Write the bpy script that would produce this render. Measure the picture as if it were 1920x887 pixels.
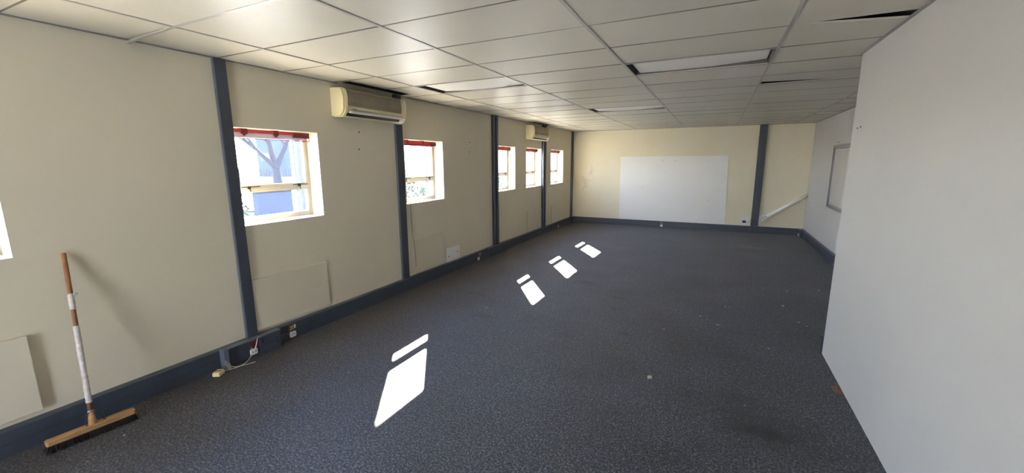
import bpy, bmesh, math, random
from mathutils import Vector, Matrix
random.seed(7)
for o in list(bpy.data.objects): bpy.data.objects.remove(o)
S = bpy.context.scene
COL = S.collection

# ------------------------------------------------------------------ camera, sky, sun, daylight, exposure
H = 1.7814                      # camera height
CAM_F, YAW, PITCH, ROLL = 773.56, 0.45669, 0.17778, -0.00451
cd = bpy.data.cameras.new('camera'); cam = bpy.data.objects.new('camera', cd); COL.objects.link(cam)
cd.sensor_fit = 'HORIZONTAL'; cd.sensor_width = 36.0; cd.lens = 36.0 * CAM_F / 1920.0
cd.clip_start = 0.05; cd.clip_end = 600
_fw = Vector((-math.sin(YAW) * math.cos(PITCH), math.cos(YAW) * math.cos(PITCH), -math.sin(PITCH)))
_r0 = Vector((math.cos(YAW), math.sin(YAW), 0)); _u0 = _r0.cross(_fw)
_r = math.cos(ROLL) * _r0 + math.sin(ROLL) * _u0; _u = -math.sin(ROLL) * _r0 + math.cos(ROLL) * _u0
m = Matrix((( _r.x, _u.x, -_fw.x, 0), (_r.y, _u.y, -_fw.y, 0), (_r.z, _u.z, -_fw.z, H), (0, 0, 0, 1)))
cam.matrix_world = m
S.camera = cam

SKY_STRENGTH = 21.0
SUN_STRENGTH = 120.0
EXPOSURE = 0.78
S.view_settings.view_transform = 'Standard'; S.view_settings.look = 'None'
S.view_settings.exposure = EXPOSURE; S.view_settings.gamma = 1.0
S.view_settings.use_curve_mapping = False

w = bpy.data.worlds.new('sky'); S.world = w; w.use_nodes = True
nt = w.node_tree; nt.nodes.clear()
wo = nt.nodes.new('ShaderNodeOutputWorld'); bg = nt.nodes.new('ShaderNodeBackground')
tc = nt.nodes.new('ShaderNodeTexCoord'); sx = nt.nodes.new('ShaderNodeSeparateXYZ'); cr = nt.nodes.new('ShaderNodeValToRGB')
nt.links.new(tc.outputs['Generated'], sx.inputs[0]); nt.links.new(sx.outputs['Z'], cr.inputs[0])
cr.color_ramp.elements[0].position = 0.0; cr.color_ramp.elements[0].color = (0.90, 0.94, 1.0, 1)
cr.color_ramp.elements[1].position = 0.7; cr.color_ramp.elements[1].color = (0.30, 0.52, 1.0, 1)
nt.links.new(cr.outputs[0], bg.inputs[0]); bg.inputs[1].default_value = SKY_STRENGTH
nt.links.new(bg.outputs[0], wo.inputs[0])

sd = bpy.data.lights.new('sun', 'SUN'); sun = bpy.data.objects.new('sun', sd); COL.objects.link(sun)
sd.energy = SUN_STRENGTH; sd.angle = math.radians(0.6); sd.color = (1.0, 0.88, 0.70)
sun.rotation_euler = Vector((1.025, -1.44, -1.0)).to_track_quat('-Z', 'Y').to_euler()
sun.location = (-12, 18, 12)

# ------------------------------------------------------------------ materials
def new_mat(name):
    mt = bpy.data.materials.new(name); mt.use_nodes = True
    n = mt.node_tree.nodes; l = mt.node_tree.links
    return mt, n, l, n['Principled BSDF']

def paint(name, c, rough=0.6, var=0.06, scale=3.0, bump=0.0, bscale=120.0, spec=0.4, metal=0.0, c2=None, stretch=None, coat=0.0):
    """painted / plastic surface: base colour with faint mottling and an optional fine bump"""
    mt, n, l, b = new_mat(name)
    co = n.new('ShaderNodeTexCoord'); src = co.outputs['Object']
    if stretch:
        mp = n.new('ShaderNodeMapping'); mp.inputs['Scale'].default_value = stretch
        l.new(src, mp.inputs[0]); src = mp.outputs[0]
    nz = n.new('ShaderNodeTexNoise'); nz.inputs['Scale'].default_value = scale; nz.inputs['Detail'].default_value = 5
    l.new(src, nz.inputs['Vector'])
    rp = n.new('ShaderNodeValToRGB'); rp.color_ramp.elements[0].position = 0.3; rp.color_ramp.elements[1].position = 0.7
    a = c2 if c2 else tuple(x * (1 - var) for x in c)
    rp.color_ramp.elements[0].color = (*a, 1); rp.color_ramp.elements[1].color = (*c, 1)
    l.new(nz.outputs['Fac'], rp.inputs[0]); l.new(rp.outputs[0], b.inputs['Base Color'])
    b.inputs['Roughness'].default_value = rough; b.inputs['Specular IOR Level'].default_value = spec
    b.inputs['Metallic'].default_value = metal
    if coat: b.inputs['Coat Weight'].default_value = coat; b.inputs['Coat Roughness'].default_value = 0.3
    if bump:
        n2 = n.new('ShaderNodeTexNoise'); n2.inputs['Scale'].default_value = bscale; n2.inputs['Detail'].default_value = 3
        l.new(src, n2.inputs['Vector'])
        bp = n.new('ShaderNodeBump'); bp.inputs['Strength'].default_value = bump; bp.inputs['Distance'].default_value = 0.004
        l.new(n2.outputs['Fac'], bp.inputs['Height']); l.new(bp.outputs[0], b.inputs['Normal'])
    return mt

M = {}
M['wall_left'] = paint('cream wall paint', (0.67, 0.61, 0.475), 0.62, 0.05, 1.4, 0.08, 90)
M['wall_far'] = paint('yellowed cream wall paint', (0.77, 0.705, 0.54), 0.6, 0.07, 1.6, 0.08, 90, c2=(0.73, 0.66, 0.48))
M['wall_right'] = paint('off white wall paint', (0.53, 0.515, 0.485), 0.55, 0.05, 1.1, 0.06, 70)
M['wall_back'] = paint('brown grey wall paint', (0.22, 0.20, 0.17), 0.7, 0.05, 2)  # colour of the unseen wall kept dark to cut bounced light
M['reveal'] = paint('cream window reveal paint', (0.68, 0.63, 0.52), 0.6, 0.04, 5)
M['white_panel'] = paint('white painted panel', (0.83, 0.81, 0.765), 0.45, 0.03, 2.5)
M['blue'] = paint('blue grey gloss paint', (0.050, 0.060, 0.080), 0.38, 0.15, 9, 0.05, 60, spec=0.5)
M['blue_light'] = paint('light blue grey metal paint', (0.12, 0.145, 0.18), 0.4, 0.12, 9, spec=0.5)
M['groove'] = paint('dark groove', (0.02, 0.024, 0.03), 0.7, 0.1)
M['tbar'] = paint('grey ceiling grid metal', (0.44, 0.42, 0.38), 0.38, 0.1, 3, spec=0.6)
M['housing'] = paint('shadow toned lamp housing', (0.10, 0.09, 0.08), 0.6, 0.1)  # dark colour stands in for shadow inside the lamp recess
M['tbar_dark'] = paint('dark grid bar', (0.20, 0.18, 0.155), 0.6, 0.3, 4, spec=0.3)  # darker tone for the cross bars of the grid
M['plenum'] = paint('roof void shade colour', (0.035, 0.03, 0.027), 0.9, 0.2)  # near-black colour stands in for the shade above the ceiling
M['frame'] = paint('beige aluminium', (0.50, 0.46, 0.38), 0.4, 0.1, 12, spec=0.5)
M['red'] = paint('red blind rail', (0.38, 0.025, 0.03), 0.4, 0.2, 14)
M['dark_red'] = paint('dark red plastic', (0.13, 0.012, 0.015), 0.45, 0.2, 14)
M['lilac'] = paint('pale lilac slats', (0.62, 0.58, 0.70), 0.6, 0.08, 20)
M['ac'] = paint('yellowed plastic', (0.66, 0.58, 0.40), 0.42, 0.05, 5, spec=0.5)
M['ac_cap'] = paint('deeper yellowed plastic', (0.80, 0.70, 0.42), 0.45, 0.05, 5, spec=0.5)
M['ac_grille'] = paint('dusty beige grille', (0.36, 0.31, 0.215), 0.6, 0.15, 9)
M['ac_white'] = paint('glossy pale plastic', (0.78, 0.77, 0.72), 0.22, 0.04, 5, spec=0.6)
M['black'] = paint('black plastic', (0.012, 0.011, 0.010), 0.5, 0.2)
M['white_plastic'] = paint('white plastic', (0.80, 0.79, 0.75), 0.35, 0.05, 20)
M['cream_plastic'] = paint('cream plastic', (0.74, 0.62, 0.32), 0.45, 0.1, 30)
M['brown_tape'] = paint('brown back box', (0.19, 0.10, 0.05), 0.7, 0.4, 60)
M['red_brown'] = paint('exposed red back box', (0.30, 0.03, 0.035), 0.6, 0.5, 60)
M['cord'] = paint('cream cord', (0.60, 0.54, 0.44), 0.6, 0.1)
M['blind_cord'] = paint('grimy blind cord', (0.20, 0.16, 0.13), 0.7, 0.2)
M['grey_metal'] = paint('dull grey metal', (0.33, 0.34, 0.35), 0.45, 0.15, 25, metal=0.4)
M['alu'] = paint('satin aluminium frame', (0.25, 0.255, 0.26), 0.35, 0.1, 8, metal=0.3)
M['board'] = paint('beige board', (0.52, 0.49, 0.44), 0.5, 0.05, 3)
M['pipe'] = paint('white pipe paint', (0.86, 0.84, 0.76), 0.4, 0.07, 9)
M['wood'] = paint('worn brown broom wood', (0.30, 0.135, 0.06), 0.5, 0.3, 10, c2=(0.17, 0.07, 0.03), stretch=(6, 6, 0.7))
M['head_wood'] = paint('pale broom block wood', (0.46, 0.27, 0.115), 0.6, 0.3, 8, c2=(0.26, 0.14, 0.06), stretch=(8, 1, 8), bump=0.3, bscale=40)
M['tape'] = paint('wrinkled white tape', (0.66, 0.61, 0.58), 0.5, 0.3, 35, 0.8, 60)
M['bristle'] = paint('black bristle', (0.018, 0.016, 0.014), 0.8, 0.3, 60)
M['chip'] = paint('brown wood chip', (0.20, 0.095, 0.055), 0.6, 0.2, 20)
M['stone'] = paint('pale stone', (0.40, 0.36, 0.27), 0.8, 0.2, 90)
M['crumb'] = paint('white crumb', (0.50, 0.48, 0.44), 0.8, 0.1, 90)
M['ground'] = paint('pale paving', (0.80, 0.69, 0.52), 0.9, 0.2, 0.8, spec=0.1)
M['asphalt'] = paint('asphalt', (0.05, 0.065, 0.09), 0.9, 0.2, 2, spec=0.03)
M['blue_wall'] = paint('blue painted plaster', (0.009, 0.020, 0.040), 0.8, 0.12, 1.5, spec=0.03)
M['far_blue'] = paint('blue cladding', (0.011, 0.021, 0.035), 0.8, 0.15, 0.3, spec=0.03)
M['pillar'] = paint('shade tinted pillar plaster', (0.019, 0.023, 0.034), 0.8, 0.08, 2, spec=0.03)  # white plaster dimmed and blued, its shade put into the colour
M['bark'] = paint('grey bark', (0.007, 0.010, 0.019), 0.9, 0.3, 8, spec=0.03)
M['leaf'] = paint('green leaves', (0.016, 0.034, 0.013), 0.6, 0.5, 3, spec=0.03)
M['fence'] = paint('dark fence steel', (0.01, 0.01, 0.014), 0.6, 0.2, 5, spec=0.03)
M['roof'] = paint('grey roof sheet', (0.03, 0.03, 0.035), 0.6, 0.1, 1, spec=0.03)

def ceiling_mat():
    mt, n, l, b = new_mat('vinyl faced ceiling tile')
    co = n.new('ShaderNodeTexCoord')
    nz = n.new('ShaderNodeTexNoise'); nz.inputs['Scale'].default_value = 0.9; nz.inputs['Detail'].default_value = 6
    l.new(co.outputs['Object'], nz.inputs['Vector'])
    rp = n.new('ShaderNodeValToRGB'); rp.color_ramp.elements[0].position = 0.3; rp.color_ramp.elements[1].position = 0.7
    rp.color_ramp.elements[0].color = (0.58, 0.545, 0.465, 1); rp.color_ramp.elements[1].color = (0.66, 0.62, 0.53, 1)
    l.new(nz.outputs['Fac'], rp.inputs[0])
    at = n.new('ShaderNodeAttribute'); at.attribute_name = 'tone'
    mx = n.new('ShaderNodeMix'); mx.data_type = 'RGBA'; mx.blend_type = 'MULTIPLY'; mx.inputs[0].default_value = 1.0
    l.new(rp.outputs[0], mx.inputs[6]); l.new(at.outputs['Color'], mx.inputs[7])
    l.new(mx.outputs[2], b.inputs['Base Color'])
    b.inputs['Roughness'].default_value = 0.42; b.inputs['Specular IOR Level'].default_value = 0.30
    mp = n.new('ShaderNodeMapping'); mp.inputs['Scale'].default_value = (1.0, 2.2, 1.0); mp.inputs['Rotation'].default_value = (0, 0, 0.4)
    l.new(co.outputs['Object'], mp.inputs[0])
    n2 = n.new('ShaderNodeTexNoise'); n2.inputs['Scale'].default_value = 14; n2.inputs['Detail'].default_value = 5
    l.new(mp.outputs[0], n2.inputs['Vector'])
    bp = n.new('ShaderNodeBump'); bp.inputs['Strength'].default_value = 0.10; bp.inputs['Distance'].default_value = 0.01
    l.new(n2.outputs['Fac'], bp.inputs['Height']); l.new(bp.outputs[0], b.inputs['Normal'])
    return mt
M['ceiling'] = ceiling_mat()

STAINS = [  # x, y, rx, ry, strength (negative darkens, positive lightens)
    (0.43, 2.95, 0.24, 0.13, -0.85), (0.42, 3.02, 0.55, 0.36, -0.45), (0.30, 3.30, 0.30, 0.2, -0.30), (-1.05, 5.35, 0.16, 0.08, -0.5), (-0.45, 4.75, 0.2, 0.07, -0.3), (-1.75, 5.2, 0.14, 0.1, -0.3), (0.2, 4.1, 0.3, 0.1, -0.2), (-0.9, 3.2, 0.5, 0.2, -0.15), (0.05, 2.62, 0.12, 0.09, -0.45), (-1.62, 5.83, 0.30, 0.17, -0.55),
    (0.83, 9.8, 0.42, 0.16, 0.75), (0.62, 9.95, 0.3, 0.1, 0.45), (-0.15, 2.45, 0.2, 0.14, -0.25),
    (-2.35, 4.0, 0.25, 0.10, -0.30), (-1.3, 3.9, 0.15, 0.07, -0.35), (-2.9, 4.7, 0.22, 0.1, -0.35), (-3.3, 6.9, 0.2, 0.2, -0.35),
    (-1.0, 4.9, 0.10, 0.06, -0.4), (-0.3, 5.6, 0.16, 0.1, -0.2), (-0.75, 4.2, 0.09, 0.06, -0.45), (-1.9, 2.2, 0.3, 0.2, -0.12)]
def carpet_mat():
    mt, n, l, b = new_mat('charcoal needlepunch carpet')
    co = n.new('ShaderNodeTexCoord'); P = co.outputs['Object']
    nz = n.new('ShaderNodeTexNoise'); nz.inputs['Scale'].default_value = 75; nz.inputs['Detail'].default_value = 4; nz.inputs['Roughness'].default_value = 0.7; nz.inputs['Distortion'].default_value = 0.3
    l.new(P, nz.inputs['Vector'])
    rp = n.new('ShaderNodeValToRGB')
    e = rp.color_ramp.elements; e[0].position = 0.38; e[0].color = (0.016, 0.017, 0.019, 1)
    e[1].position = 0.66; e[1].color = (0.195, 0.198, 0.215, 1)
    k = rp.color_ramp.elements.new(0.51); k.color = (0.052, 0.054, 0.063, 1)
    l.new(nz.outputs['Fac'], rp.inputs[0])
    n2 = n.new('ShaderNodeTexNoise'); n2.inputs['Scale'].default_value = 1.3; n2.inputs['Detail'].default_value = 5
    l.new(P, n2.inputs['Vector'])
    r2 = n.new('ShaderNodeValToRGB'); r2.color_ramp.elements[0].position = 0.33; r2.color_ramp.elements[0].color = (0.80, 0.78, 0.76, 1)
    r2.color_ramp.elements[1].position = 0.66; r2.color_ramp.elements[1].color = (1.08, 1.08, 1.12, 1)
    l.new(n2.outputs['Fac'], r2.inputs[0])
    mx = n.new('ShaderNodeMix'); mx.data_type = 'RGBA'; mx.blend_type = 'MULTIPLY'; mx.inputs[0].default_value = 1
    l.new(rp.outputs[0], mx.inputs[6]); l.new(r2.outputs[0], mx.inputs[7]); cur = mx.outputs[2]
    n4 = n.new('ShaderNodeTexNoise'); n4.inputs['Scale'].default_value = 22; n4.inputs['Detail'].default_value = 4; n4.inputs['Roughness'].default_value = 0.7
    l.new(P, n4.inputs['Vector'])
    r4 = n.new('ShaderNodeValToRGB'); r4.color_ramp.elements[0].position = 0.35; r4.color_ramp.elements[0].color = (0.78, 0.78, 0.78, 1)
    r4.color_ramp.elements[1].position = 0.65; r4.color_ramp.elements[1].color = (1.22, 1.22, 1.22, 1)
    l.new(n4.outputs['Fac'], r4.inputs[0])
    m4 = n.new('ShaderNodeMix'); m4.data_type = 'RGBA'; m4.blend_type = 'MULTIPLY'; m4.inputs[0].default_value = 1
    l.new(cur, m4.inputs[6]); l.new(r4.outputs[0], m4.inputs[7]); cur = m4.outputs[2]
    # brown foot dust trodden in along the window wall
    sp = n.new('ShaderNodeSeparateXYZ'); l.new(P, sp.inputs[0])
    mr = n.new('ShaderNodeMapRange'); mr.inputs[1].default_value = -3.85; mr.inputs[2].default_value = -2.3; mr.inputs[3].default_value = 0.9; mr.inputs[4].default_value = 0.0
    l.new(sp.outputs['X'], mr.inputs[0])
    du = n.new('ShaderNodeMix'); du.data_type = 'RGBA'; du.blend_type = 'MULTIPLY'
    l.new(mr.outputs[0], du.inputs[0]); l.new(cur, du.inputs[6]); du.inputs[7].default_value = (0.80, 0.70, 0.60, 1); cur = du.outputs[2]
    n3 = n.new('ShaderNodeTexNoise'); n3.inputs['Scale'].default_value = 6; n3.inputs['Detail'].default_value = 5
    l.new(P, n3.inputs['Vector'])
    for x, y, rx, ry, s in STAINS:
        mp = n.new('ShaderNodeMapping'); mp.vector_type = 'TEXTURE'
        mp.inputs['Location'].default_value = (x, y, 0); mp.inputs['Scale'].default_value = (rx, ry, 1)
        l.new(P, mp.inputs[0])
        ln = n.new('ShaderNodeVectorMath'); ln.operation = 'LENGTH'; l.new(mp.outputs[0], ln.inputs[0])
        ad_ = n.new('ShaderNodeMath'); ad_.operation = 'MULTIPLY_ADD'; l.new(n3.outputs['Fac'], ad_.inputs[0]); ad_.inputs[1].default_value = 1.6; l.new(ln.outputs['Value'], ad_.inputs[2])
        q = n.new('ShaderNodeMapRange'); q.interpolation_type = 'SMOOTHSTEP'
        q.inputs[1].default_value = 0.75; q.inputs[2].default_value = 1.9; q.inputs[3].default_value = abs(s); q.inputs[4].default_value = 0
        l.new(ad_.outputs[0], q.inputs[0])
        mm = n.new('ShaderNodeMix'); mm.data_type = 'RGBA'; l.new(q.outputs[0], mm.inputs[0]); l.new(cur, mm.inputs[6])
        mm.inputs[7].default_value = (0.010, 0.010, 0.011, 1) if s < 0 else (0.135, 0.12, 0.105, 1)
        cur = mm.outputs[2]
    l.new(cur, b.inputs['Base Color']); b.inputs['Roughness'].default_value = 0.62; b.inputs['Specular IOR Level'].default_value = 0.35
    b.inputs['Sheen Weight'].default_value = 0.06; b.inputs['Sheen Roughness'].default_value = 0.5
    bp = n.new('ShaderNodeBump'); bp.inputs['Strength'].default_value = 0.6; bp.inputs['Distance'].default_value = 0.004
    l.new(nz.outputs['Fac'], bp.inputs['Height']); l.new(bp.outputs[0], b.inputs['Normal'])
    return mt
M['carpet'] = carpet_mat()

def far_wall_stains(mt):
    """brownish scuffs low on the left end of the far wall"""
    n = mt.node_tree.nodes; l = mt.node_tree.links; b = n['Principled BSDF']
    src = b.inputs['Base Color'].links[0].from_socket
    co = n.new('ShaderNodeTexCoord')
    nz = n.new('ShaderNodeTexNoise'); nz.inputs['Scale'].default_value = 3.2; nz.inputs['Detail'].default_value = 7; nz.inputs['Distortion'].default_value = 1.2
    l.new(co.outputs['Object'], nz.inputs['Vector'])
    mp = n.new('ShaderNodeMapping'); mp.vector_type = 'TEXTURE'; mp.inputs['Location'].default_value = (-3.5, 11.95, 1.35); mp.inputs['Scale'].default_value = (0.45, 1, 0.5)
    l.new(co.outputs['Object'], mp.inputs[0])
    ln = n.new('ShaderNodeVectorMath'); ln.operation = 'LENGTH'; l.new(mp.outputs[0], ln.inputs[0])
    a = n.new('ShaderNodeMapRange'); a.inputs[1].default_value = 0.2; a.inputs[2].default_value = 1.0; a.inputs[3].default_value = 1; a.inputs[4].default_value = 0
    l.new(ln.outputs['Value'], a.inputs[0])
    c = n.new('ShaderNodeMapRange'); c.inputs[1].default_value = 0.55; c.inputs[2].default_value = 0.63; c.inputs[3].default_value = 0; c.inputs[4].default_value = 0.55
    l.new(nz.outputs['Fac'], c.inputs[0])
    mu = n.new('ShaderNodeMath'); mu.operation = 'MULTIPLY'; l.new(a.outputs[0], mu.inputs[0]); l.new(c.outputs[0], mu.inputs[1])
    mx = n.new('ShaderNodeMix'); mx.data_type = 'RGBA'; l.new(mu.outputs[0], mx.inputs[0]); l.new(src, mx.inputs[6]); mx.inputs[7].default_value = (0.38, 0.32, 0.20, 1)
    l.new(mx.outputs[2], b.inputs['Base Color'])
far_wall_stains(M['wall_far'])

def glass_mat():
    mt, n, l, b = new_mat('glare veiled window glass')
    n.remove(b); out = n['Material Output']
    tr = n.new('ShaderNodeBsdfTransparent'); tr.inputs[0].default_value = (0.93, 0.95, 0.96, 1)
    gl = n.new('ShaderNodeBsdfGlossy'); gl.inputs['Roughness'].default_value = 0.02
    dt = n.new('ShaderNodeBsdfTranslucent'); dt.inputs[0].default_value = (0.9, 0.93, 1, 1)
    lw = n.new('ShaderNodeLayerWeight'); lw.inputs[0].default_value = 0.5
    pw = n.new('ShaderNodeMath'); pw.operation = 'POWER'; l.new(lw.outputs['Facing'], pw.inputs[0]); pw.inputs[1].default_value = 5
    fr = n.new('ShaderNodeMath'); fr.operation = 'MULTIPLY_ADD'; l.new(pw.outputs[0], fr.inputs[0]); fr.inputs[1].default_value = 0.96; fr.inputs[2].default_value = 0.04
    a = n.new('ShaderNodeMixShader'); l.new(fr.outputs[0], a.inputs[0]); l.new(tr.outputs[0], a.inputs[1]); l.new(gl.outputs[0], a.inputs[2])
    c = n.new('ShaderNodeMixShader'); c.inputs[0].default_value = 0.004; l.new(a.outputs[0], c.inputs[1]); l.new(dt.outputs[0], c.inputs[2])  # small translucent share adds a pale veil for window glare
    l.new(c.outputs[0], out.inputs['Surface'])
    return mt
M['glass'] = glass_mat()
def diffuser_mat():
    mt, n, l, b = new_mat('white lamp diffuser')
    b.inputs['Base Color'].default_value = (0.90, 0.865, 0.80, 1); b.inputs['Roughness'].default_value = 0.5
    wv = n.new('ShaderNodeTexVoronoi'); wv.inputs['Scale'].default_value = 120
    co = n.new('ShaderNodeTexCoord'); l.new(co.outputs['Object'], wv.inputs['Vector'])
    bp = n.new('ShaderNodeBump'); bp.inputs['Strength'].default_value = 0.15; bp.inputs['Distance'].default_value = 0.002
    l.new(wv.outputs['Distance'], bp.inputs['Height']); l.new(bp.outputs[0], b.inputs['Normal'])
    return mt
M['diffuser'] = diffuser_mat()

# ------------------------------------------------------------------ mesh helpers
class MB:
    def __init__(s): s.v = []; s.f = []
    def quad(s, *p):
        i = len(s.v); s.v += [tuple(q) for q in p]; s.f.append(tuple(range(i, i + len(p)))); return s
    def box(s, x0, x1, y0, y1, z0, z1):
        i = len(s.v)
        s.v += [(x, y, z) for z in (z0, z1) for y in (y0, y1) for x in (x0, x1)]
        for f in ((0, 2, 3, 1), (4, 5, 7, 6), (0, 1, 5, 4), (2, 6, 7, 3), (0, 4, 6, 2), (1, 3, 7, 5)):
            s.f.append(tuple(i + k for k in f))
        return s
    def hexa(s, P):   # 8 points ordered like box()
        i = len(s.v); s.v += [tuple(p) for p in P]
        for f in ((0, 2, 3, 1), (4, 5, 7, 6), (0, 1, 5, 4), (2, 6, 7, 3), (0, 4, 6, 2), (1, 3, 7, 5)):
            s.f.append(tuple(i + k for k in f))
        return s
    def prism(s, prof, fn, t0, t1):   # prof: 2D polygon, fn(a,b,t)->xyz
        i = len(s.v); n = len(prof)
        for t in (t0, t1): s.v += [tuple(fn(a, b, t)) for a, b in prof]
        s.f.append(tuple(i + k for k in reversed(range(n)))); s.f.append(tuple(i + n + k for k in range(n)))
        for k in range(n): s.f.append((i + k, i + (k + 1) % n, i + n + (k + 1) % n, i + n + k))
        return s
    def tube(s, pts, rad, seg=10, cap=True):
        pts = [Vector(p) for p in pts]
        if not isinstance(rad, (list, tuple)): rad = [rad] * len(pts)
        i = len(s.v); prev = None
        for k, p in enumerate(pts):
            d = (pts[min(k + 1, len(pts) - 1)] - pts[max(k - 1, 0)]).normalized()
            if prev is None:
                a = d.orthogonal().normalized()
            else:
                a = (prev - d * prev.dot(d)).normalized()
            prev = a; b = d.cross(a)
            for j in range(seg):
                t = 2 * math.pi * j / seg
                q = p + (a * math.cos(t) + b * math.sin(t)) * rad[k]; s.v.append(tuple(q))
        for k in range(len(pts) - 1):
            for j in range(seg):
                a0 = i + k * seg + j; a1 = i + k * seg + (j + 1) % seg
                s.f.append((a0, a1, a1 + seg, a0 + seg))
        if cap:
            s.f.append(tuple(i + j for j in reversed(range(seg)))); e = i + (len(pts) - 1) * seg
            s.f.append(tuple(e + j for j in range(seg)))
        return s
    def build(s, name, mat, parent=None, bevel=0.0, seg=2, smooth=False, origin=None):
        me = bpy.data.meshes.new(name)
        org = Vector(origin) if origin else Vector((0, 0, 0))
        if origin is None and parent is None and s.v:
            xs = [v[0] for v in s.v]; ys = [v[1] for v in s.v]; zs = [v[2] for v in s.v]
            org = Vector(((min(xs) + max(xs)) / 2, (min(ys) + max(ys)) / 2, min(zs)))
        if name in KEEP0: org = Vector((0, 0, 0))
        if parent is not None: org = parent.matrix_world.translation.copy() if False else Vector(parent.get('_o', (0, 0, 0)))
        me.from_pydata([tuple(Vector(v) - org) for v in s.v], [], s.f)
        bm = bmesh.new(); bm.from_mesh(me); bmesh.ops.recalc_face_normals(bm, faces=bm.faces)
        if bevel:
            bmesh.ops.bevel(bm, geom=[e for e in bm.edges if e.calc_face_angle(0) > 0.6], offset=bevel, segments=seg, affect='EDGES', profile=0.6, clamp_overlap=True)
        bm.to_mesh(me); bm.free()
        me.materials.append(mat)
        if smooth:
            for p in me.polygons: p.use_smooth = True
        o = bpy.data.objects.new(name, me); COL.objects.link(o)
        if parent is not None: o.parent = parent
        else: o.location = org
        o['_o'] = tuple(org)
        return o
KEEP0 = set()
def tag(o, label, cat, group=None, kind=None):
    o['label'] = label; o['category'] = cat
    if group: o['group'] = group
    if kind: o['kind'] = kind
    return o
def thing(name, loc, label=None, cat=None, group=None, kind=None):
    o = bpy.data.objects.new(name, None); COL.objects.link(o); o.location = loc; o['_o'] = tuple(loc)
    o.empty_display_size = 0.1
    if label: tag(o, label, cat, group)
    if kind: o['kind'] = kind
    return o
def struct(name, mb, mat, **k):
    KEEP0.add(name); o = mb.build(name, mat, **k); o['kind'] = 'structure'; return o

# ------------------------------------------------------------------ room shell
XW, XR, XP, YF, YP, YB = -3.863, 1.975, 1.013, 11.954, 4.53, -3.3
ZC, ZR = 2.658, 3.05
TH = 0.28                                     # thickness of the window wall
WZ0, WZ1 = 1.210, 2.105
WIN = [(-0.015, 0.875), (2.272, 3.155), (4.53, 5.425), (7.15, 8.032), (8.60, 9.505), (10.16, 11.10)]

struct('floor', MB().box(XW - .02, 2.4, YB - .1, YF + .02, -0.12, 0.0), M['carpet'])

# left wall: grid of blocks around the openings, so the reveals are real
mb = MB()
ys = [YB - .15]
for a, b in WIN: ys += [a, b]
ys.append(YF + 0.25)
for k in range(0, len(ys), 2): mb.box(XW - TH, XW, ys[k], ys[k + 1], -0.12, ZR)
for a, b in WIN:
    mb.box(XW - TH, XW, a, b, -0.12, WZ0); mb.box(XW - TH, XW, a, b, WZ1, ZR)
wl = struct('wall_left', mb, M['wall_left'])
# white painted reveals (jambs, head, sill) and sill lip
mb = MB()
e = 0.004
for a, b in WIN:
    x0, x1 = XW - 0.172, XW + 0.001
    mb.box(x0, x1, a, a + e, WZ0, WZ1); mb.box(x0, x1, b - e, b, WZ0, WZ1)
    mb.box(x0, x1, a, b, WZ1 - e, WZ1); mb.box(x0, x1 + .004, a - .004, b + .004, WZ0 - .002, WZ0 + e + .002)
struct('trim_1', mb, M['reveal'])

struct('wall_far', MB().box(XW, XR + .2, YF, YF + .25, -0.12, ZR), M['wall_far'])
struct('wall_right', MB().box(XR, XR + .25, YP, YF, -0.12, ZR), M['wall_right'])
struct('wall_partition', MB().box(XP, XP + 1.3, YB, YP, -0.12, ZR), M['wall_right'])
# back wall behind the camera with the door opening
mb = MB(); DX0, DX1, DZ = -2.55, -1.45, 2.05
mb.box(XW, DX0, YB - .2, YB, -.12, ZR).box(DX1, XP, YB - .2, YB, -.12, ZR).box(DX0, DX1, YB - .2, YB, DZ, ZR)
struct('wall_back', mb, M['wall_back'])
d = thing('door_1', (DX0, YB - .1, 0), kind='structure')
mb = MB().box(DX0, DX0 + .06, YB - .12, YB - .06, 0, DZ).box(DX1 - .06, DX1, YB - .12, YB - .06, 0, DZ).box(DX0, DX1, YB - .12, YB - .06, DZ - .06, DZ).box(DX0, DX1, YB - .12, YB - .06, 0, .08)
mb.build('door_frame', M['frame'], d)

# roof slab over the ceiling void
mb = MB().box(XW - TH, 2.5, YB - .2, YF + .25, ZR, ZR + .15)
struct('roof', mb, M['plenum'])

# ceiling tiles -------------------------------------------------
GX = [XW, -3.237, -2.037, -0.837, 0.363, 1.563, XR]
Y0 = 1.618
rows = [YB] + [Y0 + .6 * k for k in range(-8, 18) if YB + .05 < Y0 + .6 * k < YF - .03] + [YF]
LIGHTS = [(-3.237, 4.018), (-0.837, 4.018), (-2.037, 7.018)]
VOIDS = [(3.46, 4.52, 0.20), (8.72, 9.80, 0.14)]
mb = MB(); tones = []
T = 0.012; g = 0.0035
def tile(x0, x1, y0, y1, dz=(0, 0, 0, 0), tone=1.0, cut=None):
    P = [[x0 + g, y0 + g], [x1 - g, y0 + g], [x0 + g, y1 - g], [x1 - g, y1 - g]]
    if cut: cut(P)
    top = [(P[i][0], P[i][1], ZC + T + dz[i]) for i in range(4)]; bot = [(P[i][0], P[i][1], ZC + dz[i]) for i in range(4)]
    mb.hexa(bot + top); tones.extend([tone] * 6)
def is_light(x, y): return any(abs(x - a) < .02 and abs(y - b) < .02 for a, b in LIGHTS)
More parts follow.
